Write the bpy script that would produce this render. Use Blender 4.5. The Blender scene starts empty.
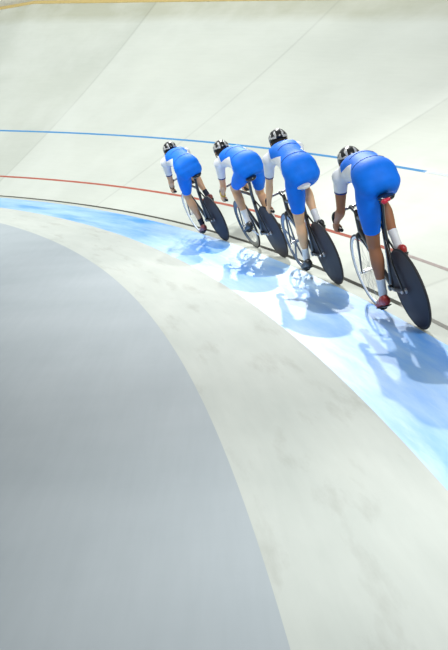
import bpy, bmesh, math, random
import numpy as np
from mathutils import Vector, Matrix
random.seed(4)
C = bpy.context.scene.collection
R = math.radians

# ------------------------------------------------------------------ track geometry
X0, PH, K0, K1 = 2.3633, 0.0061, 0.0207, 0.0049
CW, AW, AW1 = 0.9485, 0.9246, 0.0379          # blue band, apron widths
A_AP, A_CO, A_TR, A_TR1, A_UP = 0.018, 0.021, 0.0562, 0.2152, 0.1117
TOP = 7.40
US = np.linspace(-8, 48, 561)
_du = US[1] - US[0]
_i0 = 80
_k = K0 + K1 * np.clip(US, 0, 25) / 10
_a = np.concatenate([[0], np.cumsum((_k[1:] + _k[:-1]) / 2 * _du)]); _a = _a - _a[_i0] + PH
_x = np.concatenate([[0], np.cumsum((-np.sin(_a[1:]) - np.sin(_a[:-1])) / 2 * _du)]); _x += X0 - _x[_i0]
_y = np.concatenate([[0], np.cumsum((np.cos(_a[1:]) + np.cos(_a[:-1])) / 2 * _du)]); _y -= _y[_i0]

def surf(s, u, up=0.0):
    """point of the bowl: s metres up the slope from the measurement line, u metres along it"""
    s, u = np.broadcast_arrays(np.asarray(s, float), np.asarray(u, float))
    x = np.interp(u, US, _x); y = np.interp(u, US, _y); a = np.interp(u, US, _a)
    at = A_TR + A_TR1 * np.clip(u, -1, 30) / 10
    ss = np.clip(s, 0, None); n = 24; r = 0 * s; z = 0 * s
    for k in range(n):
        aa = at + A_UP * np.clip((k + .5) / n * ss / 5, 0, 1.4)
        r = r + np.cos(aa) * ss / n; z = z + np.sin(aa) * ss / n
    cw = .2 + CW
    neg = np.clip(-s, 0, None); d1 = np.minimum(neg, cw); d2 = np.clip(neg - cw, 0, None)
    r = r - d1 * math.cos(A_CO) - d2 * math.cos(A_AP); z = z - d1 * math.sin(A_CO) - d2 * math.sin(A_AP)
    return np.stack([x + r * np.cos(a), y + r * np.sin(a), z + up], -1)

# ------------------------------------------------------------------ materials
MATS = {}
def mat(name, col, rough=.5, metal=0., spec=.5, coat=0., sheen=0., bump=None, sss=0.):
    if name in MATS: return MATS[name]
    m = bpy.data.materials.new(name); m.use_nodes = True
    nt = m.node_tree; b = nt.nodes['Principled BSDF']
    b.inputs['Roughness'].default_value = rough
    b.inputs['Metallic'].default_value = metal
    b.inputs['Specular IOR Level'].default_value = spec
    b.inputs['Coat Weight'].default_value = coat
    b.inputs['Sheen Weight'].default_value = sheen
    if sss:
        b.inputs['Subsurface Weight'].default_value = sss
        b.inputs['Subsurface Radius'].default_value = (.02, .008, .004)
        b.inputs['Subsurface Scale'].default_value = .6
    tc = nt.nodes.new('ShaderNodeTexCoord')
    n = nt.nodes.new('ShaderNodeTexNoise'); n.inputs['Scale'].default_value = 14; n.inputs['Detail'].default_value = 4
    nt.links.new(tc.outputs['Object'], n.inputs['Vector'])
    r = nt.nodes.new('ShaderNodeValToRGB')
    c = np.array(col)
    r.color_ramp.elements[0].position = .3; r.color_ramp.elements[1].position = .7
    r.color_ramp.elements[0].color = (*(c * .93), 1); r.color_ramp.elements[1].color = (*np.clip(c * 1.06, 0, 1), 1)
    nt.links.new(n.outputs['Fac'], r.inputs['Fac']); nt.links.new(r.outputs['Color'], b.inputs['Base Color'])
    if bump:
        n2 = nt.nodes.new('ShaderNodeTexNoise'); n2.inputs['Scale'].default_value = bump[0]; n2.inputs['Detail'].default_value = 3
        nt.links.new(tc.outputs['Object'], n2.inputs['Vector'])
        bp = nt.nodes.new('ShaderNodeBump'); bp.inputs['Strength'].default_value = bump[1]; bp.inputs['Distance'].default_value = .01
        nt.links.new(n2.outputs['Fac'], bp.inputs['Height']); nt.links.new(bp.outputs['Normal'], b.inputs['Normal'])
    MATS[name] = m
    return m

def surface_mat(name, c0, c1, rough, spec=.5, joints=False, patches=None, coat=0., stretch=(.25, 2.2), crough=.3):
    """uv.x = metres along the lap, uv.y = metres up the slope"""
    m = bpy.data.materials.new(name); m.use_nodes = True
    nt = m.node_tree; N = nt.nodes; Lk = nt.links; b = N['Principled BSDF']
    b.inputs['Specular IOR Level'].default_value = spec
    b.inputs['Coat Weight'].default_value = coat; b.inputs['Coat Roughness'].default_value = crough
    uv = N.new('ShaderNodeTexCoord')
    def noise(scale, sx, sy, det=5, rg=.55):
        mp = N.new('ShaderNodeMapping'); mp.inputs['Scale'].default_value = (sx, sy, 1)
        Lk.new(uv.outputs['UV'], mp.inputs['Vector'])
        n = N.new('ShaderNodeTexNoise'); n.inputs['Scale'].default_value = scale; n.inputs['Detail'].default_value = det
        n.inputs['Roughness'].default_value = rg
        Lk.new(mp.outputs['Vector'], n.inputs['Vector']); return n.outputs['Fac']
    def ramp(f, stops):
        r = N.new('ShaderNodeValToRGB'); e = r.color_ramp.elements
        while len(e) < len(stops): e.new(.5)
        for k, (p, c) in enumerate(stops): e[k].position = p; e[k].color = (*c, 1)
        Lk.new(f, r.inputs['Fac']); return r.outputs['Color']
    def mix(kind, fac, a, bb):
        x = N.new('ShaderNodeMix'); x.data_type = 'RGBA'; x.blend_type = kind
        if isinstance(fac, float): x.inputs[0].default_value = fac
        else: Lk.new(fac, x.inputs[0])
        for k, q in ((6, a), (7, bb)):
            if isinstance(q, tuple): x.inputs[k].default_value = (*q, 1)
            else: Lk.new(q, x.inputs[k])
        return x.outputs[2]
    def math_(op, a, bb=None):
        x = N.new('ShaderNodeMath'); x.operation = op
        for k, q in ((0, a), (1, bb)):
            if q is None: continue
            if isinstance(q, (int, float)): x.inputs[k].default_value = q
            else: Lk.new(q, x.inputs[k])
        return x.outputs[0]
    col = ramp(noise(1.0, *stretch), [(.3, c0), (.7, c1)])
    fine = ramp(noise(1.0, 1.3, 14, 6, .65), [(.25, (.93,) * 3), (.75, (1.0,) * 3)])
    col = mix('MULTIPLY', .8, col, fine)
    if joints:
        sep = N.new('ShaderNodeSeparateXYZ'); Lk.new(uv.outputs['UV'], sep.inputs[0])
        U = sep.outputs[0]; S = sep.outputs[1]
        g = math_('DIVIDE', math_('SUBTRACT', U, 2.85), 5.7)          # a joint every 5.7 m
        fr = math_('FRACT', g); fl = math_('FLOOR', g)
        d = math_('MULTIPLY', math_('MINIMUM', fr, math_('SUBTRACT', 1.0, fr)), 5.7)
        line = ramp(d, [(0.0, (.82,) * 3), (.06, (1,) * 3)])
        col = mix('MULTIPLY', .8, col, line)
        wn = N.new('ShaderNodeTexWhiteNoise'); wn.noise_dimensions = '1D'; Lk.new(fl, wn.inputs['W'])
        col = mix('MULTIPLY', 1.0, col, ramp(wn.outputs['Value'], [(0, (.88, .885, .87)), (1, (1, 1, 1))]))
        # the timber is darker along the top of the bowl
        j = math_('MULTIPLY', noise(1.0, .8, .8), .25)
        top = math_('ADD', S, j)
        col = mix('MULTIPLY', 1.0, col, ramp(math_('DIVIDE', top, 10.0), [(.0, (1,) * 3), (.665, (1,) * 3), (.70, (.80, .78, .70)), (1, (.74, .71, .62))]))
    if patches:
        for (sc, sx, sy, lo, hi, pc, amt) in patches:
            f = ramp(noise(sc, sx, sy, 6, .6), [(lo, (0,) * 3), (hi, (amt,) * 3)])
            col = mix('MIX', f, col, pc)
    Lk.new(col, b.inputs['Base Color'])
    rr = N.new('ShaderNodeMapRange'); rr.inputs['To Min'].default_value = rough * .85; rr.inputs['To Max'].default_value = rough * 1.15
    Lk.new(noise(1.2, .5, 3), rr.inputs['Value']); Lk.new(rr.outputs[0], b.inputs['Roughness'])
    bp = N.new('ShaderNodeBump'); bp.inputs['Strength'].default_value = .04; bp.inputs['Distance'].default_value = .01
    Lk.new(noise(1.0, 3, 30), bp.inputs['Height']); Lk.new(bp.outputs['Normal'], b.inputs['Normal'])
    return m

# ------------------------------------------------------------------ object helpers
def link_mesh(name, me, m, parent=None, smooth=True):
    o = bpy.data.objects.new(name, me); C.objects.link(o)
    if m is not None:
        for q in (m if isinstance(m, (list, tuple)) else [m]): me.materials.append(q)
    if parent is not None: o.parent = parent
    if smooth: me.polygons.foreach_set('use_smooth', [True] * len(me.polygons))
    return o

def build(name, bm, m, parent=None, smooth=True, auto=None):
    bmesh.ops.recalc_face_normals(bm, faces=bm.faces)
    me = bpy.data.meshes.new(name); bm.to_mesh(me); bm.free()
    o = link_mesh(name, me, m, parent, smooth)
    if auto: me.set_sharp_from_angle(angle=R(auto))
    return o

def strip(name, s0, s1, u0, u1, ns, nu, m, up=0.0, thick=0.0):
    if callable(s0) or callable(s1):
        f0 = s0 if callable(s0) else (lambda u: np.full_like(u, s0)); f1 = s1 if callable(s1) else (lambda u: np.full_like(u, s1))
    else: f0 = lambda u: np.full_like(u, s0); f1 = lambda u: np.full_like(u, s1)
    uu = np.linspace(u0, u1, nu + 1)
    T = np.linspace(0, 1, ns + 1)
    if name == 'banked_track': T = np.concatenate([[0, .1], np.linspace(.2, TOP + .2, ns - 1)]) / (TOP + .2)
    S = f0(uu)[:, None] * (1 - T) + f1(uu)[:, None] * T
    U = np.repeat(uu[:, None], ns + 1, 1)
    P = surf(S, U, up)
    verts = P.reshape(-1, 3); W = ns + 1
    faces = [(i * W + j, i * W + j + 1, (i + 1) * W + j + 1, (i + 1) * W + j) for i in range(nu) for j in range(ns)]
    if thick:
        n0 = len(verts); low = verts.copy(); low[:, 2] -= thick
        verts = np.concatenate([verts, low])
        faces += [tuple(n0 + k for k in reversed(f)) for f in faces]
        for i in range(nu):
            for j in (0, ns):
                a, b = i * W + j, (i + 1) * W + j
                faces.append((a, b, b + n0, a + n0))
        for i in (0, nu):
            for j in range(ns):
                a, b = i * W + j, i * W + j + 1
                faces.append((a, b, b + n0, a + n0))
    me = bpy.data.meshes.new(name); me.from_pydata([tuple(v) for v in verts], [], faces); me.update()
    uvl = me.uv_layers.new(name='UVMap')
    SU = np.stack([U.ravel(), S.ravel()], -1)
    if thick: SU = np.concatenate([SU, SU])
    li = np.empty(len(me.loops), int); me.loops.foreach_get('vertex_index', li)
    uvl.data.foreach_set('uv', SU[li].ravel())
    o = link_mesh(name, me, m); o['kind'] = 'structure'
    return o

# ------------------------------------------------------------------ the velodrome
BEIGE0, BEIGE1 = (.50, .53, .475), (.55, .58, .52)
m_track = surface_mat('pale_timber_track', BEIGE0, BEIGE1, .7, spec=.15, joints=True, stretch=(.3, .5),
                      patches=[(1.0, .5, .5, .45, .8, (.58, .61, .56), .6)])
m_apron = surface_mat('apron_timber', (.49, .525, .485), (.56, .59, .545), .8, spec=.08, stretch=(.8, 2.5),
                      patches=[(1.0, 1.1, 5.0, .55, .75, (.29, .29, .25), .45), (1.0, .5, 2.5, .5, .8, (.50, .53, .48), .6)])
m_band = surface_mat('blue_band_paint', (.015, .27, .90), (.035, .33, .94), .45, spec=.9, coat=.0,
                     patches=[(1.0, .28, 1.6, .34, .60, (.54, .76, .90), .62), (1.0, 1.0, 7, .5, .75, (.60, .78, .88), .45)])  # pale patches put the floodlight glare into the band's colour
m_infield = surface_mat('infield_coating', (.37, .415, .435), (.41, .455, .475), .75, spec=.1, stretch=(1, .6))
m_blue = mat('blue_line_paint', (.05, .24, .50), .5)
m_red = mat('red_line_paint', (.40, .10, .06), .5)
m_black = mat('black_line_paint', (.05, .05, .035), .5)
m_white = mat('white_line_paint', (.62, .67, .68), .5)
m_dullred = mat('pale_red_paint', (.44, .37, .34), .5)

seam = lambda u: -.2 - CW - AW - AW1 * u / 10
strip('banked_track', -.2, TOP, -6, 46, 60, 260, m_track)
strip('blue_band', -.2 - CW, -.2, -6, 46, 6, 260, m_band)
strip('apron', seam, -.2 - CW, -6, 46, 6, 260, m_apron)
# infield floor: from the seam inwards, dead level
def infield():
    uu = np.linspace(-6, 46, 261)
    P = surf(seam(uu), uu)
    T = np.array([0, .04, .1, .2, .35, .5, .75, 1, 1.4, 2, 2.8, 4, 6, 8, 10, 13, 16.])
    a = np.interp(uu, US, _a)
    V = []; UV = []
    for i in range(len(uu)):
        for t in T:
            V.append((P[i, 0] - t * math.cos(a[i]), P[i, 1] - t * math.sin(a[i]), P[i, 2] - .0))
            UV.append((V[-1][1], V[-1][0]))
    W = len(T)
    F = [(i * W + j, (i + 1) * W + j, (i + 1) * W + j + 1, i * W + j + 1) for i in range(len(uu) - 1) for j in range(W - 1)]
    me = bpy.data.meshes.new('floor'); me.from_pydata(V, [], F)
    uvl = me.uv_layers.new(name='UVMap'); li = np.empty(len(me.loops), int); me.loops.foreach_get('vertex_index', li)
    uvl.data.foreach_set('uv', np.array(UV)[li].ravel())
    o = link_mesh('floor', me, m_infield); o['kind'] = 'structure'
    me.update()
    if me.polygons[100].normal.z < 0: me.flip_normals()
infield()
strip('measurement_line', -.025, .025, 8.2, 46, 1, 260, m_black, up=.003, thick=.002)
strip('measurement_line_pale_end', -.022, .022, -4, 8.2, 1, 60, mat('pale_line_paint', (.36, .36, .32), .6), up=.003, thick=.002)  # near stretch drawn in a paler grey
strip('sprinters_line', .675, .725, 9.7, 46, 1, 260, m_red, up=.003, thick=.002)
strip('sprinters_line_pale_end', .68,   .72, 1, 9.7, 1, 60, m_dullred, up=.003, thick=.002)  # near stretch drawn in a paler, duller red
strip('stayers_line', 2.3825 - .025, 2.3825 + .025, 12.2, 46, 1, 260, m_blue, up=.003, thick=.002)
strip('stayers_line_white_end', 2.3825 - .025, 2.3825 + .025, 4, 12.2, 1, 60, m_white, up=.003, thick=.002)
# kerb rail along the top edge of the bowl, and the hoarding that stands on it
m_rail = mat('ochre_rail', (.45, .34, .13), .5)
strip('trim_1', TOP - .06, TOP + .04, -6, 46, 1, 260, m_rail, up=.03, thick=.05)
def hoarding():
    uu = np.linspace(-6, 46, 261); a = np.interp(uu, US, _a); P = surf(np.full_like(uu, TOP + .03), uu)
    n = len(uu); V = []
    for dz in (-.05, .95):
        for off in (0, .05):
            for i in range(n): V.append((P[i, 0] + off * math.cos(a[i]), P[i, 1] + off * math.sin(a[i]), P[i, 2] + dz))
    F = []
    for i in range(n - 1):
        q = lambda k, i=i: k * n + i
        F += [(q(0), q(0) + 1, q(2) + 1, q(2)), (q(1), q(3), q(3) + 1, q(1) + 1), (q(2), q(2) + 1, q(3) + 1, q(3)), (q(0), q(1), q(1) + 1, q(0) + 1)]
    me = bpy.data.meshes.new('wall_outer'); me.from_pydata(V, [], F)
    o = link_mesh('wall_outer', me, mat('hoarding_board', (.62, .60, .50), .6)); o['kind'] = 'structure'
hoarding()

# ------------------------------------------------------------------ lofting
def cr(P, n):
    """Catmull-Rom through rows of P, n samples a segment"""
    P = np.asarray(P, float); Q = np.vstack([2 * P[0] - P[1], P, 2 * P[-1] - P[-2]]); out = []
    for i in range(1, len(Q) - 2):
        for k in range(n):
            t = k / n
            out.append(.5 * ((2 * Q[i]) + (-Q[i - 1] + Q[i + 1]) * t + (2 * Q[i - 1] - 5 * Q[i] + 4 * Q[i + 1] - Q[i + 2]) * t * t + (-Q[i - 1] + 3 * Q[i] - 3 * Q[i + 1] + Q[i + 2]) * t ** 3))
    out.append(Q[-2]); return np.array(out)

def loft(bm, pts, side=(1, 0, 0), seg=20, n=5, cap=True, power=2.0):
    """pts rows: x y z ra rb ; ra along 'side', rb along the other cross direction; rounded ends"""
    A = cr(pts, n) if n > 1 else np.asarray(pts, float)
    P = A[:, :3]; T = np.gradient(P, axis=0); T /= np.linalg.norm(T, axis=1)[:, None]
    rings = []
    sd = Vector(side)
    rows = []
    def row(p, t, ra, rb):
        t = Vector(t); a = (sd - t * sd.dot(t)); a.normalize(); b = t.cross(a)
        rows.append([Vector(p) + a * (ra * abs(math.cos(q)) ** (2 / power) * (1 if math.cos(q) >= 0 else -1)) + b * (rb * abs(math.sin(q)) ** (2 / power) * (1 if math.sin(q) >= 0 else -1)) for q in (2 * math.pi * k / seg for k in range(seg))])
    def capend(i, sgn):
        p, t = P[i], T[i]; r = min(A[i, 3], A[i, 4])
        seq = [80, 60, 40, 20] if sgn < 0 else [20, 40, 60, 80]
        for d in seq:
            c, s_ = math.cos(R(d)), math.sin(R(d))
            row(p + t * (sgn * r * s_ * .9), t, A[i, 3] * c, A[i, 4] * c)
    if cap: capend(0, -1)
    for i in range(len(P)): row(P[i], T[i], max(A[i, 3], 1e-4), max(A[i, 4], 1e-4))
    if cap: capend(len(P) - 1, 1)
    vs = [[bm.verts.new(v) for v in r_] for r_ in rows]
    for i in range(len(vs) - 1):
        for k in range(seg):
            bm.faces.new((vs[i][k], vs[i][(k + 1) % seg], vs[i + 1][(k + 1) % seg], vs[i + 1][k]))
    bm.faces.new(list(reversed(vs[0]))); bm.faces.new(vs[-1])
    return bm

def tube(bm, pts, r, seg=12, n=6):
    return loft(bm, [(*p, r, r) for p in pts], side=(.31, .11, .94) if abs((Vector(pts[-1]) - Vector(pts[0])).normalized().dot(Vector((.31, .11, .94)))) < .9 else (1, 0, 0), seg=seg, n=n)

def tube3(bm, pts, r, seg=10, n=6):
    """tube with transported frame, for curves turning in any direction"""
    A = cr(pts, n) if n > 1 else np.asarray(pts, float)
    T = np.gradient(A, axis=0); T /= np.linalg.norm(T, axis=1)[:, None]
    t0 = Vector(T[0]); a = t0.orthogonal().normalized(); rows = []
    for i in range(len(A)):
        t = Vector(T[i]); a = (a - t * a.dot(t)).normalized(); b = t.cross(a)
        rr = r[min(i // n, len(r) - 1)] if isinstance(r, (list, tuple)) else r
        rows.append([bm.verts.new(Vector(A[i]) + a * rr * math.cos(2 * math.pi * k / seg) + b * rr * math.sin(2 * math.pi * k / seg)) for k in range(seg)])
    for i in range(len(rows) - 1):
        for k in range(seg): bm.faces.new((rows[i][k], rows[i][(k + 1) % seg], rows[i + 1][(k + 1) % seg], rows[i + 1][k]))
    bm.faces.new(list(reversed(rows[0]))); bm.faces.new(rows[-1]); return bm

def ellip(bm, c, r, rot=None, seg=20):
    M = Matrix.Translation(c)
    if rot is not None: M = M @ rot
    M = M @ Matrix.Diagonal((*r, 1))
    bmesh.ops.create_uvsphere(bm, u_segments=seg, v_segments=seg // 2 + 2, radius=1, matrix=M); return bm

def cyl(bm, c, r, h, axis='X', seg=24, r2=None):
    M = Matrix.Translation(c) @ {'X': Matrix.Rotation(R(90), 4, 'Y'), 'Y': Matrix.Rotation(R(90), 4, 'X'), 'Z': Matrix()}[axis]
    bmesh.ops.create_cone(bm, cap_ends=True, segments=seg, radius1=r, radius2=r if r2 is None else r2, depth=h, matrix=M); return bm

def lathe(bm, prof, c, seg=72, closed=True):
    """profile rows (radius, x) revolved about the wheel axle through c"""
    rows = []
    for k in range(seg):
        q = 2 * math.pi * k / seg
        rows.append([bm.verts.new((c[0] + x, c[1] + r * math.cos(q), c[2] + r * math.sin(q))) for r, x in prof])
    m = len(prof)
    for k in range(seg):
        for j in range(m if closed else m - 1):
            a, b = rows[k], rows[(k + 1) % seg]
            bm.faces.new((a[j], a[(j + 1) % m], b[(j + 1) % m], b[j]))
    return bm

# ------------------------------------------------------------------ bicycle
WR = .335
m_carbon = mat('black_carbon', (.012, .012, .014), .28, spec=.5, coat=.4)
m_tyre = mat('black_tyre', (.02, .018, .02), .6)
m_silver = mat('polished_alloy', (.85, .85, .87), .35, metal=1.)
m_steel = mat('grey_alloy_bar', (.36, .36, .37), .35, metal=.7)
m_tape = mat('black_bar_tape', (.015, .015, .016), .7, bump=(90, .5))
m_rim_grey = mat('grey_carbon_rim', (.10, .10, .125), .3, coat=.4)
m_rim_white = mat('white_rim', (.88, .90, .92), .4)
m_chain = mat('chain_metal', (.22, .21, .2), .35, metal=1.)
m_red_s = mat('red_plastic', (.62, .02, .05), .4)
m_white_s = mat('white_saddle_cover', (.75, .75, .74), .5)
def disc_mat():
    m = mat('dark_carbon_disc', (.020, .014, .022), .45, spec=.2, coat=.0)
    nt = m.node_tree; b = nt.nodes['Principled BSDF']
    return m
m_disc = disc_mat()

def torus_tyre(c, rt=.0115):
    bm = bmesh.new()
    lathe(bm, [(WR - rt + rt * math.cos(q), rt * math.sin(q)) for q in (2 * math.pi * k / 12 for k in range(12))], c, 96); return bm

def make_bike(root, so, dz, phi, front, saddle_mat, lamp, bardz):
    """local frame: origin at the rear wheel's contact, +y forward, +z up"""
    rear, frt, bb = (0, 0, WR), (0, .98, WR), (0, .40, .285)
    seat_top = (0, .225 + so * .75, .80 + dz * .5)
    # frame: main tubes and stays are one welded piece
    bm = bmesh.new()
    loft(bm, [(*bb, .023, .034), (0, .31 + so * .4, .55, .020, .034), (*seat_top, .019, .030)], n=4)
    loft(bm, [(0, .80, .835 + bardz, .020, .020), (0, .838, .70, .022, .024)], n=3)
    loft(bm, [(0, .83, .725, .020, .034), (0, .62, .50, .018, .032), (*bb, .022, .034)], n=4)
    loft(bm, [(0, .802, .815 + bardz, .015, .022), (0, .5, .80 + dz * .4, .013, .020), (0, .235 + so * .75, .785 + dz * .5, .013, .020)], n=4)
    for s in (-1, 1):
        loft(bm, [(s * .012, .25 + so * .65, .72, .008, .014), (s * .035, .13, .56, .008, .013), (s * .056, 0, WR, .007, .011)], n=4, seg=12)
        loft(bm, [(s * .022, .385, .285, .009, .015), (s * .042, .25, .30, .009, .015), (s * .056, -.005, WR, .007, .012)], n=4, seg=12)
        cyl(bm, (s * .056, 0, WR), .017, .008)
    cyl(bm, bb, .026, .072)
    build('frame', bm, m_carbon, root, auto=50)
    bm = bmesh.new()
    loft(bm, [(0, .845, .700, .040, .018), (0, .85, .675, .052, .02)], n=2)
    for s in (-1, 1):
        loft(bm, [(s * .036, .85, .685, .009, .020), (s * .048, .905, .50, .008, .019), (s * .052, .978, WR, .006, .011)], n=4, seg=12)
        cyl(bm, (s * .052, .98, WR), .014, .008)
    build('fork', bm, m_carbon, root, auto=50)
    # seat post and saddle
    sz = 1.0 + dz
    bm = bmesh.new(); loft(bm, [(0, .228 + so * .75, .78 + dz * .5, .016, .028), (0, .120 + so, sz - .05, .016, .026)], n=2); cyl(bm, (0, .120 + so, sz - .045), .020, .045)
    build('seat_post', bm, m_carbon, root, auto=50)
    bm = bmesh.new()
    loft(bm, [(0, -.075, sz - .005, .045, .018), (0, -.03, sz, .068, .022), (0, .03, sz, .055, .022), (0, .10, sz - .005, .030, .020), (0, .17, sz - .01, .020, .018), (0, .21, sz - .018, .016, .014)], n=5, seg=24)
    bm.transform(Matrix.Translation((0, so, 0)))
    sd = build('saddle', bm, saddle_mat, root)
    bm = bmesh.new()
    for s in (-1, 1): tube3(bm, [(s * .02, -.05, sz - .02), (s * .022, .03, sz - .042), (s * .022, .12, sz - .042), (s * .014, .185, sz - .022)], .0035, 8)
    bm.transform(Matrix.Translation((0, so, 0)))
    build('saddle_rail', bm, m_steel, sd)
    if lamp:
        bm = bmesh.new(); ellip(bm, (-.045, so - .098, sz - .010), (.030, .020, .020)); ellip(bm, (-.020, so - .102, sz - .006), (.022, .016, .015))
        build('saddle_pouch', bm, m_red_s, sd)['label'] = 'small red pouch behind the saddle'
    # handlebar
    bz = .90 + bardz
    bm = bmesh.new(); loft(bm, [(0, .795, .865 + bardz, .017, .018), (0, .84, bz - .02, .017, .017), (0, .89, bz, .019, .019)], n=3); cyl(bm, (0, .797, .855 + bardz), .019, .06, 'Z')
    build('stem', bm, m_carbon, root, auto=50)
    bm = bmesh.new()
    tube3(bm, [(-.105, .895, bz), (-.06, .89, bz), (0, .89, bz), (.06, .89, bz), (.105, .895, bz)], .013)
    hb = build('handlebar', bm, m_steel, root)
    for s in (-1, 1):
        bm = bmesh.new()
        tube3(bm, [(s * .09, .892, bz), (s * .122, .91, bz - .003), (s * .143, .95, bz - .02), (s * .149, .985, bz - .06), (s * .150, .975, bz - .11), (s * .150, .93, bz - .135), (s * .151, .87, bz - .145), (s * .151, .83, bz - .148)], .0155, 12)
        build('bar_drop', bm, m_tape, hb)
    # rear wheel: lenticular disc
    bm = bmesh.new()
    lathe(bm, [(.020, .030), (.10, .024), (.20, .018), (.29, .011), (.316, .009), (.316, -.009), (.29, -.011), (.20, -.018), (.10, -.024), (.020, -.030)], rear, 96)
    rw = build('rear_wheel', bm, m_disc, root, auto=40); rw['label'] = 'dark solid disc wheel'
    build('tyre', torus_tyre(rear), m_tyre, rw)
    bm = bmesh.new(); cyl(bm, rear, .022, .078); cyl(bm, rear, .010, .15)
    for s in (-1, 1): cyl(bm, (s * .070, 0, WR), .013, .010, seg=6)
    build('hub', bm, m_silver, rw, auto=40)
    bm = bmesh.new(); cyl(bm, (.043, 0, WR), .030, .004, seg=28); build('sprocket', bm, m_chain, rw, auto=40)
    # front wheel
    depth = {'thin': .022, 'deep': .06, 'blade': .05}[front]
    bm = bmesh.new(); wdt = .009
    ri = WR - .018
    lathe(bm, [(ri, wdt), (ri - depth * .5, wdt * .95), (ri - depth, .003), (ri - depth, -.003), (ri - depth * .5, -wdt * .95), (ri, -wdt)], frt, 96)
    if front == 'blade':
        for k in range(5):
            q = 2 * math.pi * k / 5 + .4; d = np.array([0, math.cos(q), math.sin(q)])
            a, b = np.array(frt) + d * .012, np.array(frt) + d * (ri - .03)
            loft(bm, [(*a, .010, .022), (*((a + b) / 2), .008, .018), (*b, .006, .030)], n=3, seg=12)
    fw = build('front_wheel', bm, {'thin': m_rim_white, 'deep': m_carbon, 'blade': m_rim_grey}[front], root, auto=50)
    fw['label'] = {'thin': 'thin spoked wheel with white rim', 'deep': 'deep black rimmed wheel', 'blade': 'grey carbon wheel with broad spokes'}[front]
    build('tyre', torus_tyre(frt), m_tyre, fw)
    if front != 'blade':
        bm = bmesh.new()
        for k in range(20):
            q = 2 * math.pi * k / 20; s = 1 if k % 2 else -1
            p1 = (0, .98 + (ri - depth) * math.cos(q), WR + (ri - depth) * math.sin(q))
            p0 = (s * .028, .98 + .016 * math.cos(q + .9), WR + .016 * math.sin(q + .9))
            tube3(bm, [p0, p1], .0011, 5, 1)
        build('spokes', bm, m_steel, fw)
    bm = bmesh.new(); cyl(bm, frt, .018, .066); cyl(bm, frt, .007, .125)
    for s in (-1, 1): cyl(bm, (s * .059, .98, WR), .011, .008, seg=6)
    build('hub', bm, m_silver, fw, auto=40)
    # cranks: phi = left crank, 0 down, 90 forward
    bm = bmesh.new()
    cyl(bm, (.045, bb[1], bb[2]), .095, .004, seg=48)
    for k in range(5):
        q = k * 2 * math.pi / 5; tube3(bm, [(.052, bb[1], bb[2]), (.050, bb[1] + .075 * math.cos(q), bb[2] + .075 * math.sin(q))], .008, 8, 1)
    build('chainring', bm, m_chain, root, auto=40)
    bm = bmesh.new()
    for s in (-1, 1):
        tube3(bm, [(.043, bb[1], bb[2] + s * .095), (.043, 0, WR + s * .030)], .0055, 8, 1)
    for (cy, cz, rr, a0, a1) in ((bb[1], bb[2], .095, -95, 90), (0, WR, .030, 85, 275)):
        tube3(bm, [(.043, cy + rr * math.cos(R(a)), cz + rr * math.sin(R(a))) for a in np.linspace(a0, a1, 14)], .0055, 8, 1)
    build('chain', bm, m_chain, root)
    ped = {}
    for s in (-1, 1):
        ph = R(phi) + (math.pi if s > 0 else 0)
        py, pz = bb[1] + .17 * math.sin(ph), bb[2] - .17 * math.cos(ph)
        ped[s] = (s * .115, py, pz)
        bm = bmesh.new()
        loft(bm, [(s * .066, bb[1], bb[2], .009, .016), (s * .072, (bb[1] + py) / 2, (bb[2] + pz) / 2, .007, .013), (s * .074, py, pz, .008, .013)], n=3, seg=12)
        ca = build('crank_arm', bm, m_silver, root)
        bm = bmesh.new(); cyl(bm, (s * .100, py, pz), .0065, .06)
        loft(bm, [(s * .115, py - .035, pz, .028, .008), (s * .115, py + .035, pz, .028, .008)], n=2, seg=16)
        build('pedal', bm, m_carbon, ca)
    return ped

# ------------------------------------------------------------------ rider
V3 = lambda *a: np.array(a, float)
def ik(a, b, l1, l2, pole):
    d = b - a; L = np.linalg.norm(d); n = d / L
    if L > (l1 + l2) * .998: k = L / ((l1 + l2) * .998); l1 *= k; l2 *= k
    x = (l1 * l1 - l2 * l2 + L * L) / (2 * L); h = math.sqrt(max(l1 * l1 - x * x, 0))
    pole = np.array(pole, float); pole -= n * pole.dot(n); pole /= np.linalg.norm(pole)
    return a + n * x + pole * h

def remesh(bm, vox, smooth=2, region=None):
    me = bpy.data.meshes.new('tmp'); bm.to_mesh(me); bm.free()
    o = bpy.data.objects.new('tmp', me); C.objects.link(o)
    md = o.modifiers.new('r', 'REMESH'); md.mode = 'VOXEL'; md.voxel_size = vox; md.use_smooth_shade = True
    dg = bpy.context.evaluated_depsgraph_get(); dg.update()
    out = bpy.data.meshes.new_from_object(o.evaluated_get(dg))
    bpy.data.objects.remove(o); bpy.data.meshes.remove(me)
    b2 = bmesh.new(); b2.from_mesh(out)
    for _ in range(smooth): bmesh.ops.smooth_vert(b2, verts=b2.verts, factor=.5, use_axis_x=True, use_axis_y=True, use_axis_z=True)
    if region:
        for fn, cnt in region:
            vs_ = [v for v in b2.verts if fn(v.co)]
            for _ in range(cnt): bmesh.ops.smooth_vert(b2, verts=vs_, factor=.5, use_axis_x=True, use_axis_y=True, use_axis_z=True)
    b2.to_mesh(out); b2.free(); out.name = 'body'
    return out

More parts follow.
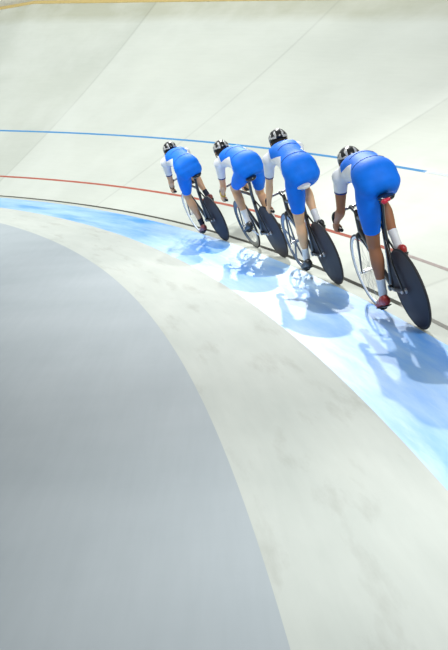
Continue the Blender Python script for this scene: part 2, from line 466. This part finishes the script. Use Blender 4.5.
def shell(me, mask, off, name, m, parent):
    """garment: the body faces of the mask, moved out along their normals and given a hem"""
    nv = len(me.vertices)
    co = np.empty(nv * 3); me.vertices.foreach_get('co', co); co = co.reshape(-1, 3)
    no = np.empty(nv * 3); me.vertices.foreach_get('normal', no); no = no.reshape(-1, 3)
    F = [tuple(me.polygons[i].vertices) for i in np.nonzero(mask)[0]]
    if not F: return None
    used = sorted({v for f in F for v in f}); idx = {v: k for k, v in enumerate(used)}
    bm = bmesh.new()
    top = [bm.verts.new(co[v] + no[v] * off) for v in used]
    low = [None] * len(used)
    for f in F: bm.faces.new([top[idx[v]] for v in f])
    bm.edges.ensure_lookup_table()
    bnd = [e for e in bm.edges if len(e.link_faces) == 1]
    back = {t: v for t, v in zip(top, used)}
    # smooth the cut line, then turn it in to the skin
    nb = {}
    for e in bnd:
        a, b = e.verts; nb.setdefault(a, []).append(b); nb.setdefault(b, []).append(a)
    for _ in range(4):
        new = {v: v.co * .4 + sum((q.co for q in l), Vector()) * (.6 / len(l)) for v, l in nb.items() if len(l) == 2}
        for v, c in new.items(): v.co = c
    lows = {}
    for v in nb: lows[v] = bm.verts.new(v.co - Vector(no[back[v]]) * (off + .003))
    for e in bnd:
        a, b = e.verts
        bm.faces.new((a, b, lows[b], lows[a]))
    bm.normal_update()
    me2 = bpy.data.meshes.new(name); bmesh.ops.recalc_face_normals(bm, faces=bm.faces); bm.to_mesh(me2); bm.free()
    return link_mesh(name, me2, m, parent)

m_suit = mat('blue_lycra', (.004, .185, .86), .6, spec=.2, sheen=.0, bump=(60, .12))
m_suit_w = mat('white_lycra', (.80, .83, .88), .55, spec=.3, bump=(60, .1))
m_suit_d = mat('navy_piping', (.006, .03, .20), .6)
m_sock_w = mat('white_sock', (.80, .81, .82), .8, bump=(120, .3))
m_sock_d = mat('dark_sock', (.03, .03, .05), .8, bump=(120, .3))
m_hel_w = mat('white_helmet_shell', (.82, .83, .82), .25, coat=.5)
m_hel_b = mat('black_helmet_shell', (.012, .012, .012), .3, coat=.4)
m_strap = mat('black_strap', (.01, .01, .01), .7)
m_hair = mat('dark_hair', (.02, .013, .008), .6, bump=(150, .8))
m_eye = mat('eye_white', (.7, .7, .68), .2)
m_yel = mat('yellow_band', (.75, .55, .05), .5)
SH = {'red': mat('red_shoe', (.45, .03, .025), .35), 'black': mat('black_shoe', (.02, .02, .022), .35), 'maroon': mat('maroon_shoe', (.25, .05, .045), .4)}
m_sole = mat('shoe_sole', (.015, .015, .015), .5)

def make_person(root, slv_t, hx, sx, sd, dz, bardz, ped, skin, sock_m, shoe, head_off, headyaw, helmet_top, extra, tilts, sockh):
    hipc = V3(0, .10, 1.095 + dz); bz = .90 + bardz
    chest = V3(0, .545, 1.315 + dz)
    J = {}
    bm = bmesh.new()
    # trunk, one loft from seat to collar
    lift = dz
    sl = lift + sd                                                             # the shoulders' own height
    mid = lambda t: lift * (1 - t) + sl * t
    mx = lambda t: hx * (1 - t) + sx * t
    tr = [(mx(0), .015, 1.09 + mid(0), .125, .085), (mx(0), .06, 1.125 + mid(.0), .168, .118), (mx(.15), .13, 1.17 + mid(.1), .172, .126), (mx(.4), .24, 1.225 + mid(.35), .150, .112),
          (mx(.65), .34, 1.272 + mid(.6), .148, .110), (mx(.85), .44, 1.302 + mid(.8), .160, .114), (mx(1), .53, 1.312 + mid(1), .160, .108), (mx(1), .59, 1.310 + mid(1), .130, .086), (mx(1), .63, 1.312 + mid(1), .085, .062)]
    loft(bm, tr, seg=32, n=5, power=2.2)
    bones = [('torso', V3(hx, .10, 1.11 + lift), V3(sx, .56, 1.31 + sl), .13, .12)]
    for s in (-1, 1):
        ellip(bm, (hx + s * .080, .050, 1.090 + lift), (.090, .105, .095))                # buttock
        ellip(bm, (sx + s * .085, .49, 1.355 + sl), (.070, .10, .05), Matrix.Rotation(R(s * 12), 4, 'Y'))   # shoulder blade
        hip = V3(hx + s * .090, .085, 1.075 + lift)
        p = V3(*ped[s]); tl = R(tilts[s])
        fd = V3(0, math.cos(tl), -math.sin(tl)); fu = V3(0, math.sin(tl), math.cos(tl))   # foot forward / up
        ball = p + V3(0, 0, .0) + fu * .030
        ank = ball - fd * .125 + fu * .075; heel = ball - fd * .175 + fu * .01
        ank[0] = s * .108
        kn = ik(hip, ank, .455, .445, (s * .10, 1, .35))
        J['foot%d' % s] = (ball, fd, fu, ank)
        d = kn - hip
        # thigh
        q = lambda t: hip + d * t
        loft(bm, [(*q(-.02), .088, .092), (*q(.18), .093, .098), (*q(.42), .085, .092), (*q(.68), .068, .072), (*q(.88), .056, .060), (*q(1.0), .053, .056)], n=4, seg=24)
        e = ank - kn; back = V3(0, -1, .0); back -= e * back.dot(e) / e.dot(e); back /= np.linalg.norm(back)
        g = lambda t, b=0.: kn + e * t + back * b
        loft(bm, [(*g(-.03), .049, .052), (*g(.10), .050, .050), (*g(.28, .014), .056, .058), (*g(.42, .012), .052, .053), (*g(.62, .004), .039, .040), (*g(.82), .031, .034), (*g(.97), .033, .036)], n=4, seg=24)
        ellip(bm, kn + V3(0, .020, 0), (.040, .036, .042))
        # foot inside the shoe
        loft(bm, [(*(heel + fu * .02), .026, .022), (*(ank - fu * .035 + fd * .03), .030, .032), (*(ball - fd * .02), .034, .018), (*(ball + fd * .055 - fu * .004), .030, .012)], n=4, seg=16)
        bones.append(('thigh%d' % s, hip, kn, .085, .055)); bones.append(('calf%d' % s, kn, ank, .05, .034)); bones.append(('foot%d' % s, ank, ball, .03, .03))
        # arm
        sh = V3(sx + s * .158, .550, 1.290 + sl)
        grip = V3(s * .150, .925, bz - .135)
        wr = grip + V3(s * .012, -.052, .062)
        el = ik(sh, wr, .30, .265, (s * .25, -.6, -.7))
        ellip(bm, sh + V3(s * .004, 0, .0), (.064, .068, .066))                   # deltoid
        ellip(bm, V3(sx + s * .10, sh[1], sh[2]) + V3(0, .035, -.02), (.075, .06, .06))        # front of the shoulder
        d1 = el - sh; d2 = wr - el
        loft(bm, [(*(sh + d1 * -.02), .056, .060), (*(sh + d1 * .25), .053, .058), (*(sh + d1 * .55), .045, .050), (*(sh + d1 * .85), .037, .041), (*el, .036, .040)], n=4, seg=20)
        loft(bm, [(*(el - d2 * .04), .036, .040), (*(el + d2 * .18), .040, .043), (*(el + d2 * .45), .036, .037), (*(el + d2 * .75), .027, .028), (*wr, .024, .029)], n=4, seg=20)
        bones.append(('arm%d' % s, sh, el, .058, .038)); bones.append(('fore%d' % s, el, wr, .038, .028)); bones.append(('hand%d' % s, wr, grip, .03, .03))
        J['arm%d' % s] = (sh, el, wr, grip)
        # hand closed round the drop: palm outside and behind, fingers under and in, thumb over the top
        ax = V3(0, .965, .26); ax /= np.linalg.norm(ax)                            # along the bar, forward
        out = V3(s, 0, 0); upv = np.cross(out, ax) * s; upv /= np.linalg.norm(upv)
        if upv[2] < 0: upv = -upv
        pc = grip + out * .026 + upv * .012
        loft(bm, [(*wr, .020, .028), (*(wr * .45 + pc * .55 - ax * .012), .018, .036), (*(pc - ax * .002), .016, .042), (*(pc + ax * .012 - upv * .012), .013, .040)], side=(1, 0, 0), n=4, seg=16)
        for k in range(4):
            o_ = grip + ax * (.034 - .021 * k); ln = (1.0, 1.08, 1.02, .86)[k]; rad = (.0092, .0095, .0090, .0080)[k]
            pts = []
            for j, dg in enumerate((8, -30, -75, -115, -160, -195)):
                dg2 = 8 + (dg - 8) * ln; rr = .0255 if j else .029
                pts.append(o_ + out * rr * math.cos(R(dg2)) + upv * rr * math.sin(R(dg2)))
            loft(bm, [(*pt, rad, rad) for pt in pts], side=tuple(ax), n=3, seg=10)
        th = [pc - ax * .022 + upv * .020, grip + ax * .004 + out * .014 + upv * .030, grip + ax * .022 - out * .006 + upv * .027, grip + ax * .034 - out * .022 + upv * .014]
        loft(bm, [(*pt, r_, r_) for pt, r_ in zip(th, (.013, .012, .0105, .0095))], side=tuple(ax), n=3, seg=10)
    # neck and head
    hc = V3(head_off[0], .715 + head_off[1], 1.415 + sl + head_off[2])
    nb_ = V3(sx, .60, 1.325 + sl)
    loft(bm, [(*nb_, .075, .062), (*((nb_ + hc) / 2 + V3(0, -.005, .0)), .056, .058), (*(hc + V3(0, -.03, -.02)), .056, .060)], n=4, seg=20)
    pitch = R(12)
    HM = Matrix.Translation(hc) @ Matrix.Rotation(R(headyaw), 4, 'Z') @ Matrix.Rotation(R(-14), 4, 'X') @ Matrix.Rotation(R(8), 4, 'Y')
    hd = bmesh.new()
    ellip(hd, (0, 0, .035), (.076, .096, .088), seg=28)
    loft(hd, [(0, .035, .03, .064, .055), (0, .045, -.02, .058, .055), (0, .050, -.065, .044, .045), (0, .062, -.095, .026, .026)], n=4, seg=20)
    loft(hd, [(0, .096, .028, .008, .010), (0, .110, .0, .011, .012), (0, .118, -.018, .016, .012), (0, .102, -.028, .014, .010)], n=3, seg=12)      # nose
    loft(hd, [(-.024, .094, -.052, .006, .008), (0, .104, -.050, .007, .009), (.024, .094, -.052, .006, .008)], side=(0, 0, 1), n=3, seg=10)          # lips
    loft(hd, [(-.045, .082, .035, .010, .010), (0, .095, .038, .010, .010), (.045, .082, .035, .010, .010)], side=(0, 0, 1), n=3, seg=10)           # brow
    for s in (-1, 1): ellip(hd, (s * .078, -.002, .002), (.010, .018, .030), Matrix.Rotation(R(s * 12), 4, 'Y'), seg=14)                              # ear
    hd.transform(HM)
    tmp = bpy.data.meshes.new('t'); hd.to_mesh(tmp); hd.free(); bm.from_mesh(tmp); bpy.data.meshes.remove(tmp)
    bones.append(('neck', V3(sx, .625, 1.34 + sl), hc + V3(0, -.03, -.02), .055, .055)); bones.append(('head', hc, hc + V3(0, .02, .03), .085, .085))
    bmesh.ops.recalc_face_normals(bm, faces=bm.faces)
    me = remesh(bm, .0065, 2, [(lambda c: c.y < .30 and c.z > .92 + lift, 40), (lambda c: .28 <= c.y < .60 and c.z > 1.16 + lift + sd and abs(c.x - sx) < .21, 25), (lambda c: c.y < .62 and c.z > .5 and abs(c.x) < .3, 4)])
    body = link_mesh('body', me, skin, root)
    # which bone does each face belong to
    nf = len(me.polygons); ce = np.empty(nf * 3); me.polygons.foreach_get('center', ce); ce = ce.reshape(-1, 3)
    D = []; Tt = []
    for nme, a, b, r0, r1 in bones:
        ab = b - a; t = ((ce - a) @ ab) / (ab @ ab); tc = np.clip(t, 0, 1)
        D.append(np.linalg.norm(ce - (a + tc[:, None] * ab), axis=1) - (r0 + (r1 - r0) * tc)); Tt.append(t)
    D = np.array(D); Tt = np.array(Tt); lab = D.argmin(0); nm = [b_[0] for b_ in bones]
    I = lambda k: nm.index(k)
    T_ = lambda k: Tt[I(k)]
    is_ = lambda k: lab == I(k)
    suit = is_('torso'); hem_t = .77
    suit |= (is_('neck') & (T_('neck') < .06))
    for s in (-1, 1): suit |= is_('thigh%d' % s) & (T_('thigh%d' % s) < hem_t)
    # whatever is nearest the neck but lies on the trunk
    ta, tb = bones[0][1], bones[0][2]; ta_ = (tb - ta); tt = ((ce - ta) @ ta_) / (ta_ @ ta_)
    axis = ta_ / np.linalg.norm(ta_); nrm = np.cross(V3(1, 0, 0), axis); nrm /= np.linalg.norm(nrm); rel = ce - ta
    cx = ce[:, 0] - hx * (1 - tt) - sx * tt
    w = rel @ nrm; ang = np.degrees(np.arctan2(w, np.abs(cx)))
    slv = {}
    for s in (-1, 1):
        sidef = np.sign(cx) == s
        a_ = is_('arm%d' % s) & (T_('arm%d' % s) < slv_t)
        pan = suit & sidef & (tt > .08) & (ang < 52 - 48 * np.clip((tt - .40) / .45, 0, 1) - 30 * np.clip((.4 - tt) / .3, 0, 1)) & (ang > -24) & (~is_('thigh%d' % s)) & (np.abs(cx) > .078)
        hem = a_ & (T_('arm%d' % s) > slv_t - .05)
        shell(me, a_ & ~hem, .0045, 'sleeve', m_suit_w, root)['label'] = 'white sleeve'
        shell(me, hem, .005, 'sleeve_hem', m_suit_d, root)
        sp_ = shell(me, pan, .0045, 'side_panel', m_suit_w, root)
        if sp_: sp_['label'] = 'white side panel'
        suit &= ~pan
        c_ = (is_('calf%d' % s) & (T_('calf%d' % s) > 1 - sockh)) | (is_('foot%d' % s) & (T_('foot%d' % s) < .3))
        shell(me, c_, .004, 'sock', sock_m, root)
    shell(me, suit, .0045, 'skinsuit', m_suit, root)
    # piping: lines laid on the cloth over the back
    from mathutils.bvhtree import BVHTree
    b3 = bmesh.new(); b3.from_mesh(me); tree = BVHTree.FromBMesh(b3); b3.free()
    def seamline(pp, name='piping'):
        out = []
        for (x, y) in pp:
            hit = tree.ray_cast(Vector((x, y - .25, 1.9 + lift)), Vector((0, .25, -.5)).normalized())
            if hit[0] is not None: out.append(hit[0] + hit[1] * .0055)
        if len(out) > 3:
            bm = bmesh.new(); tube3(bm, out, .0028, 6, 2); build(name, bm, m_suit_d, root)
    seamline([(x, .10 - 1.2 * x * x) for x in np.linspace(-.13 + hx, .13 + hx, 17)])
    seamline([(x + sx, .34 - 3.4 * x * x) for x in np.linspace(-.10, .10, 17)])
    # shoes
    for s in (-1, 1):
        ball, fd, fu, ank = J['foot%d' % s]
        bm = bmesh.new()
        A0 = ank.copy(); b0 = ball.copy(); b0[0] = A0[0] + s * .006
        f = lambda a, b: b0 + fd * a + fu * b
        loft(bm, [(*f(-.185, .026), .030, .036), (*f(-.155, .030), .037, .050), (*f(-.11, .032), .038, .050), (*f(-.05, .018), .040, .036), (*f(.0, .008), .046, .028), (*f(.05, .002), .042, .022), (*f(.085, -.003), .028, .015)], n=4, seg=20)
        me_s = build('shoe', bm, SH[shoe], root)
        bm = bmesh.new()
        loft(bm, [(*f(-.18, -.016), .028, .007), (*f(-.12, -.018), .031, .007), (*f(-.05, -.018), .034, .007), (*f(.0, -.020), .045, .007), (*f(.06, -.020), .038, .007), (*f(.09, -.012), .024, .006)], n=4, seg=16)
        build('sole', bm, m_sole, me_s)
        bm = bmesh.new()
        for a in (-.075, -.03, .012):
            ringp = [f(a, .012 + 0) + V3(math.cos(q) * .046, 0, 0) + fu * (math.sin(q) * (.042 - .10 * (a + .075))) for q in np.linspace(.25, math.pi - .25, 9)]
            tube3(bm, ringp, .0035, 6, 1)
        build('shoe_strap', bm, m_white_s if shoe != 'black' else m_steel, me_s)
    # helmet (shell, dark ribs and vents, rear cradle and chin strap)
    hb_ = bmesh.new()
    bmesh.ops.create_uvsphere(hb_, u_segments=36, v_segments=20, radius=1)
    bmesh.ops.bisect_plane(hb_, geom=hb_.verts[:] + hb_.edges[:] + hb_.faces[:], plane_co=(0, 0, -.26), plane_no=(0, -.18, -1), clear_outer=True)
    def hel(v, k=1.0):
        x, y, z = v
        yy = y * .128 * k; xx = x * .098 * k * (1 - .10 * max(y, 0)); zz = z * .100 * k + (.012 * (-y) if y < 0 else -.014 * y)
        if y < -.35: zz += -.012 * (-y - .35); 
        return Vector((xx, yy - .008, zz + .050))
    for v in hb_.verts: v.co = hel(v.co)
    ext = bmesh.ops.extrude_edge_only(hb_, edges=[e for e in hb_.edges if e.is_boundary])
    for g in ext['geom']:
        if isinstance(g, bmesh.types.BMVert): g.co = Vector((g.co.x * .86, g.co.y * .86, g.co.z + .006))
    hb_.transform(HM)
    he = build('helmet', hb_, m_hel_b, root); he['label'] = 'black and white helmet'
    def patch(a0, a1, w0, lat, name, m, k=1.012):
        """a rib or vent lying on the shell from back angle a0 to front angle a1 at side offset lat"""
        bm = bmesh.new(); rows = []
        A = np.linspace(a0, a1, 12)
        for i, a in enumerate(A):
            t = i / 11; ww = w0 * (math.sin(math.pi * (t * .9 + .05)) ** .5)
            rw = []
            for j in range(5):
                l = lat * (1 + .25 * math.sin(math.pi * t)) + ww * (j / 2 - 1)
                v = Vector((math.sin(l), -math.cos(R(a)) * math.cos(l), math.sin(R(a)) * math.cos(l)))
                rw.append(bm.verts.new(hel(v, k if 0 < j < 4 else k - .004)))
            rows.append(rw)
        for i in range(11):
            for j in range(4): bm.faces.new((rows[i][j], rows[i][j + 1], rows[i + 1][j + 1], rows[i + 1][j]))
        bmesh.ops.solidify(bm, geom=bm.faces[:], thickness=.003)
        bm.transform(HM); return build(name, bm, m, he)
    w_ = lambda *a: patch(*a, 'white_panel', m_hel_w, 1.022)
    for s in (-1, 1):
        w_(-6, 44, .24, s * .92); w_(48, 135, .17, s * .95)
        w_(4, 46, .12, s * .34)
        if helmet_top == 'mixed': w_(56, 120, .10, s * .45); w_(-8, 10, .26, s * .5)
        else: w_(-8, 6, .30, s * .45)
    bm = bmesh.new()
    tube3(bm, [HM @ Vector((.084 * math.cos(q), -.088 * math.sin(q) - .015, .0 - .012 * math.sin(q))) for q in np.linspace(-.1, math.pi + .1, 15)], .007, 8, 2)
    for s in (-1, 1):
        tube3(bm, [HM @ Vector((s * .088, .01, .03)), HM @ Vector((s * .076, .035, -.04)), HM @ Vector((s * .040, .065, -.10)), HM @ Vector((0, .072, -.118))], .005, 6, 4)
    build('helmet_strap', bm, m_strap, he)
    # hair under the helmet's edge, eyes
    bm = bmesh.new(); ellip(bm, (0, -.012, .026), (.0815, .094, .084), seg=24)
    bmesh.ops.bisect_plane(bm, geom=bm.verts[:] + bm.edges[:] + bm.faces[:], plane_co=(0, .02, -.02), plane_no=(0, .75, -.65), clear_outer=True)
    bmesh.ops.holes_fill(bm, edges=[e for e in bm.edges if e.is_boundary]); bm.transform(HM)
    build('hair', bm, m_hair, root)
    for s in (-1, 1):
        bm = bmesh.new(); ellip(bm, (s * .031, .092, .012), (.0125, .008, .007), seg=14); bm.transform(HM)
        ey = build('eye', bm, m_eye, root)
        bm = bmesh.new(); ellip(bm, (s * .031, .0985, .012), (.0055, .003, .0055), seg=12); bm.transform(HM); build('iris', bm, m_strap, ey)
    sh, el, wr, grip = J['arm-1']
    if extra:
        d = (wr - el); d /= np.linalg.norm(d); c = wr - d * .018
        bm = bmesh.new(); b_ = np.cross(d, V3(1, 0, 0)); b_ /= np.linalg.norm(b_); a_ = np.cross(b_, d)
        tube3(bm, [c + a_ * .029 * math.cos(q) + b_ * .034 * math.sin(q) for q in np.linspace(0, 2 * math.pi, 17)], .007, 8, 1)
        ellip(bm, c - V3(.030, .006, 0), (.007, .017, .017), seg=14)
        build('wristwatch' if extra == 'watch' else 'wristband', bm, m_yel if extra == 'yellow' else m_strap, root)
    return body

def skin_mat(name, c): return mat(name, c, .5, spec=.4, sss=.08, bump=(40, .08))
SK4 = skin_mat('deep_brown_skin', (.36, .15, .07)); SK3 = skin_mat('fair_skin', (.80, .49, .28))
SK2 = skin_mat('tan_skin', (.72, .42, .24)); SK1 = skin_mat('olive_skin', (.68, .40, .23))

# u, s on the track; lean; per-rider details. Ordered from the front of the line to the back
RIDERS = [
  dict(so=.04, u=13.3785, s=-.173, lean=21, hx=-.06, sx=-.03, sd=-.04, dz=-.02, bar=.0, phi=25, front='thin', sad=m_carbon, lamp=False, skin=SK1, sock=m_sock_d, shoe='maroon', ho=(-.02, -.02, -.055), yaw=0, top='black', extra='watch', tilt={-1: 12, 1: 38}, sockh=.22,
       lp='cyclist leading the line, crouched over the bars in blue and white skinsuit with dark socks', lb='leading black track bicycle at the front of the line, farthest from the camera'),
  dict(u=11.4744, s=-.063, lean=21, hx=.055, sx=.03, sd=-.07, dz=.03, bar=.0, phi=108, front='deep', sad=m_carbon, lamp=False, skin=SK2, sock=m_sock_w, shoe='black', ho=(.0, -.01, -.045), yaw=0, top='mixed', extra='yellow', tilt={-1: 14, 1: 20}, sockh=.36,
       lp='second cyclist in line, blue and white skinsuit, yellow wristband, left knee bent forward', lb='second track bicycle in line, with deep black front rim'),
  dict(u=9.5248, s=-.151, lean=18, hx=.05, sx=.075, sd=-.01, dz=.045, bar=.01, phi=28, front='blade', sad=m_white_s, lamp=False, skin=SK3, sock=m_sock_w, shoe='black', ho=(.115, -.02, -.035), yaw=-6, top='mixed', extra=None, tilt={-1: 12, 1: 38}, sockh=.30,
       lp='third cyclist in line, blue and white skinsuit, pale calves, white socks and black shoes', lb='third track bicycle in line, with white saddle and grey broad-spoked front wheel'),
  dict(so=-.06, slv=.46, u=7.393, s=-.1774, lean=16, hx=.015, sx=.05, sd=-.13, dz=.10, bar=.03, phi=22, front='thin', sad=m_carbon, lamp=True, skin=SK4, sock=m_sock_w, shoe='red', ho=(.04, -.03, -.085), yaw=-4, top='black', extra=None, tilt={-1: 14, 1: 38}, sockh=.34,
       lp='last cyclist in line, nearest the camera, blue and white skinsuit with red shoes', lb='rearmost track bicycle, nearest the camera, with red pouch behind the saddle'),
]
for rd in RIDERS:
    P0 = surf(rd['s'], rd['u'], .001); P1 = surf(rd['s'], rd['u'] + .98, .001)
    f = Vector(P1 - P0).normalized(); r = f.cross(Vector((0, 0, 1))).normalized(); up = r.cross(f)
    ln = R(rd['lean']); u2 = up * math.cos(ln) - r * math.sin(ln); r2 = r * math.cos(ln) + up * math.sin(ln)
    M = Matrix(((r2.x, f.x, u2.x, P0[0]), (r2.y, f.y, u2.y, P0[1]), (r2.z, f.z, u2.z, P0[2]), (0, 0, 0, 1)))
    bk = bpy.data.objects.new('track_bicycle', None); C.objects.link(bk); bk.matrix_world = M
    bk['label'] = rd['lb']; bk['category'] = 'bicycle'; bk['group'] = 'track bicycles ridden in line round the bend'
    ped = make_bike(bk, rd.get('so', 0), rd['dz'], rd['phi'], rd['front'], rd['sad'], rd['lamp'], rd['bar'])
    pn = bpy.data.objects.new('person', None); C.objects.link(pn); pn.matrix_world = M
    pn['label'] = rd['lp']; pn['category'] = 'person'; pn['group'] = 'cyclists riding in line round the bend'
    make_person(pn, rd.get('slv', .66), rd.get('hx', 0), rd.get('sx', .02), rd.get('sd', 0), rd['dz'], rd['bar'], ped, rd['skin'], rd['sock'], rd['shoe'], rd['ho'], rd['yaw'], rd['top'], rd['extra'], rd['tilt'], rd['sockh'])

# ------------------------------------------------------------------ light
def area(name, loc, target, size, power, col=(1, 1, 1), sy=None):
    L = bpy.data.lights.new(name, 'AREA'); L.energy = power; L.color = col; L.size = size
    if sy: L.shape = 'RECTANGLE'; L.size_y = sy
    o = bpy.data.objects.new(name, L); C.objects.link(o); o.location = loc
    o.rotation_euler = (Vector(target) - Vector(loc)).to_track_quat('-Z', 'Y').to_euler(); return o
def spot(name, loc, target, cone, blend, radius, power, col=(1, 1, 1)):
    L = bpy.data.lights.new(name, 'SPOT'); L.energy = power; L.color = col; L.spot_size = R(cone); L.spot_blend = blend; L.shadow_soft_size = radius
    o = bpy.data.objects.new(name, L); C.objects.link(o); o.location = loc
    o.rotation_euler = (Vector(target) - Vector(loc)).to_track_quat('-Z', 'Y').to_euler(); return o
# floodlights in the roof beyond the far side of the bend, then added fill spots for banking, near apron and riders
spot('floodlight', (-1.5, 29, 21), (2.2, 8.0, 0), 25, 1, .28, 22500, (1, .99, .96))
spot('floodlight', (.5, 46, 23.5), (2.0, 7.4, 0), 14, 1, .35, 34000, (1, .99, .97))
spot('added_banking_fill', (-12, 14, 17), (-5, 23, 3.0), 112, .9, 1.6, 23000, (.99, 1, .99))  # added wide fill that evens out the banking
spot('added_apron_fill', (9, 4.5, 12), (.9, 3.6, 0), 16, 1, 1.2, 9000, (.98, 1, 1))  # added fill: brightens near apron and seam, leaves infield corner dim
spot('added_rider_fill', (5, -4, 13), (1.8, 9.5, .8), 38, 1, 2.2, 8000, (.98, 1, 1))  # added soft fill from behind the camera for the riders' backs
w = bpy.data.worlds.new('hall'); bpy.context.scene.world = w; w.use_nodes = True
wn = w.node_tree; bg = wn.nodes['Background']; bg.inputs[1].default_value = .44
g = wn.nodes.new('ShaderNodeTexCoord'); sp = wn.nodes.new('ShaderNodeSeparateXYZ'); rp_ = wn.nodes.new('ShaderNodeValToRGB')
wn.links.new(g.outputs['Generated'], sp.inputs[0])
# the hall: pale stands and boards low down, a dim roof above
e = rp_.color_ramp.elements; e[0].position = .0; e[0].color = (.70, .76, .78, 1); e[1].position = .75; e[1].color = (.42, .47, .52, 1)
for p_, c_ in ((.28, (1.0, 1.04, 1.02)), (.42, (.50, .54, .58))):
    q_ = e.new(p_); q_.color = (*c_, 1)
wn.links.new(sp.outputs[2], rp_.inputs[0]); wn.links.new(rp_.outputs[0], bg.inputs[0])

# ------------------------------------------------------------------ camera
cam = bpy.data.cameras.new('camera'); co = bpy.data.objects.new('camera', cam); C.objects.link(co)
cam.sensor_fit = 'HORIZONTAL'; cam.sensor_width = 36; cam.lens = 961.05 / 448 * 36
pt, ro = .222, -.0567
fw = Vector((0, math.cos(pt), -math.sin(pt))); rt = Vector((1, 0, 0)); upc = rt.cross(fw)
r2 = rt * math.cos(ro) + upc * math.sin(ro); u2 = -rt * math.sin(ro) + upc * math.cos(ro)
co.matrix_world = Matrix(((r2.x, u2.x, -fw.x, 0), (r2.y, u2.y, -fw.y, 0), (r2.z, u2.z, -fw.z, 1.7702), (0, 0, 0, 1)))
bpy.context.scene.camera = co
vs = bpy.context.scene.view_settings
vs.view_transform = 'Standard'; vs.look = 'None'; vs.gamma = 1; vs.exposure = 0; vs.use_curve_mapping = False
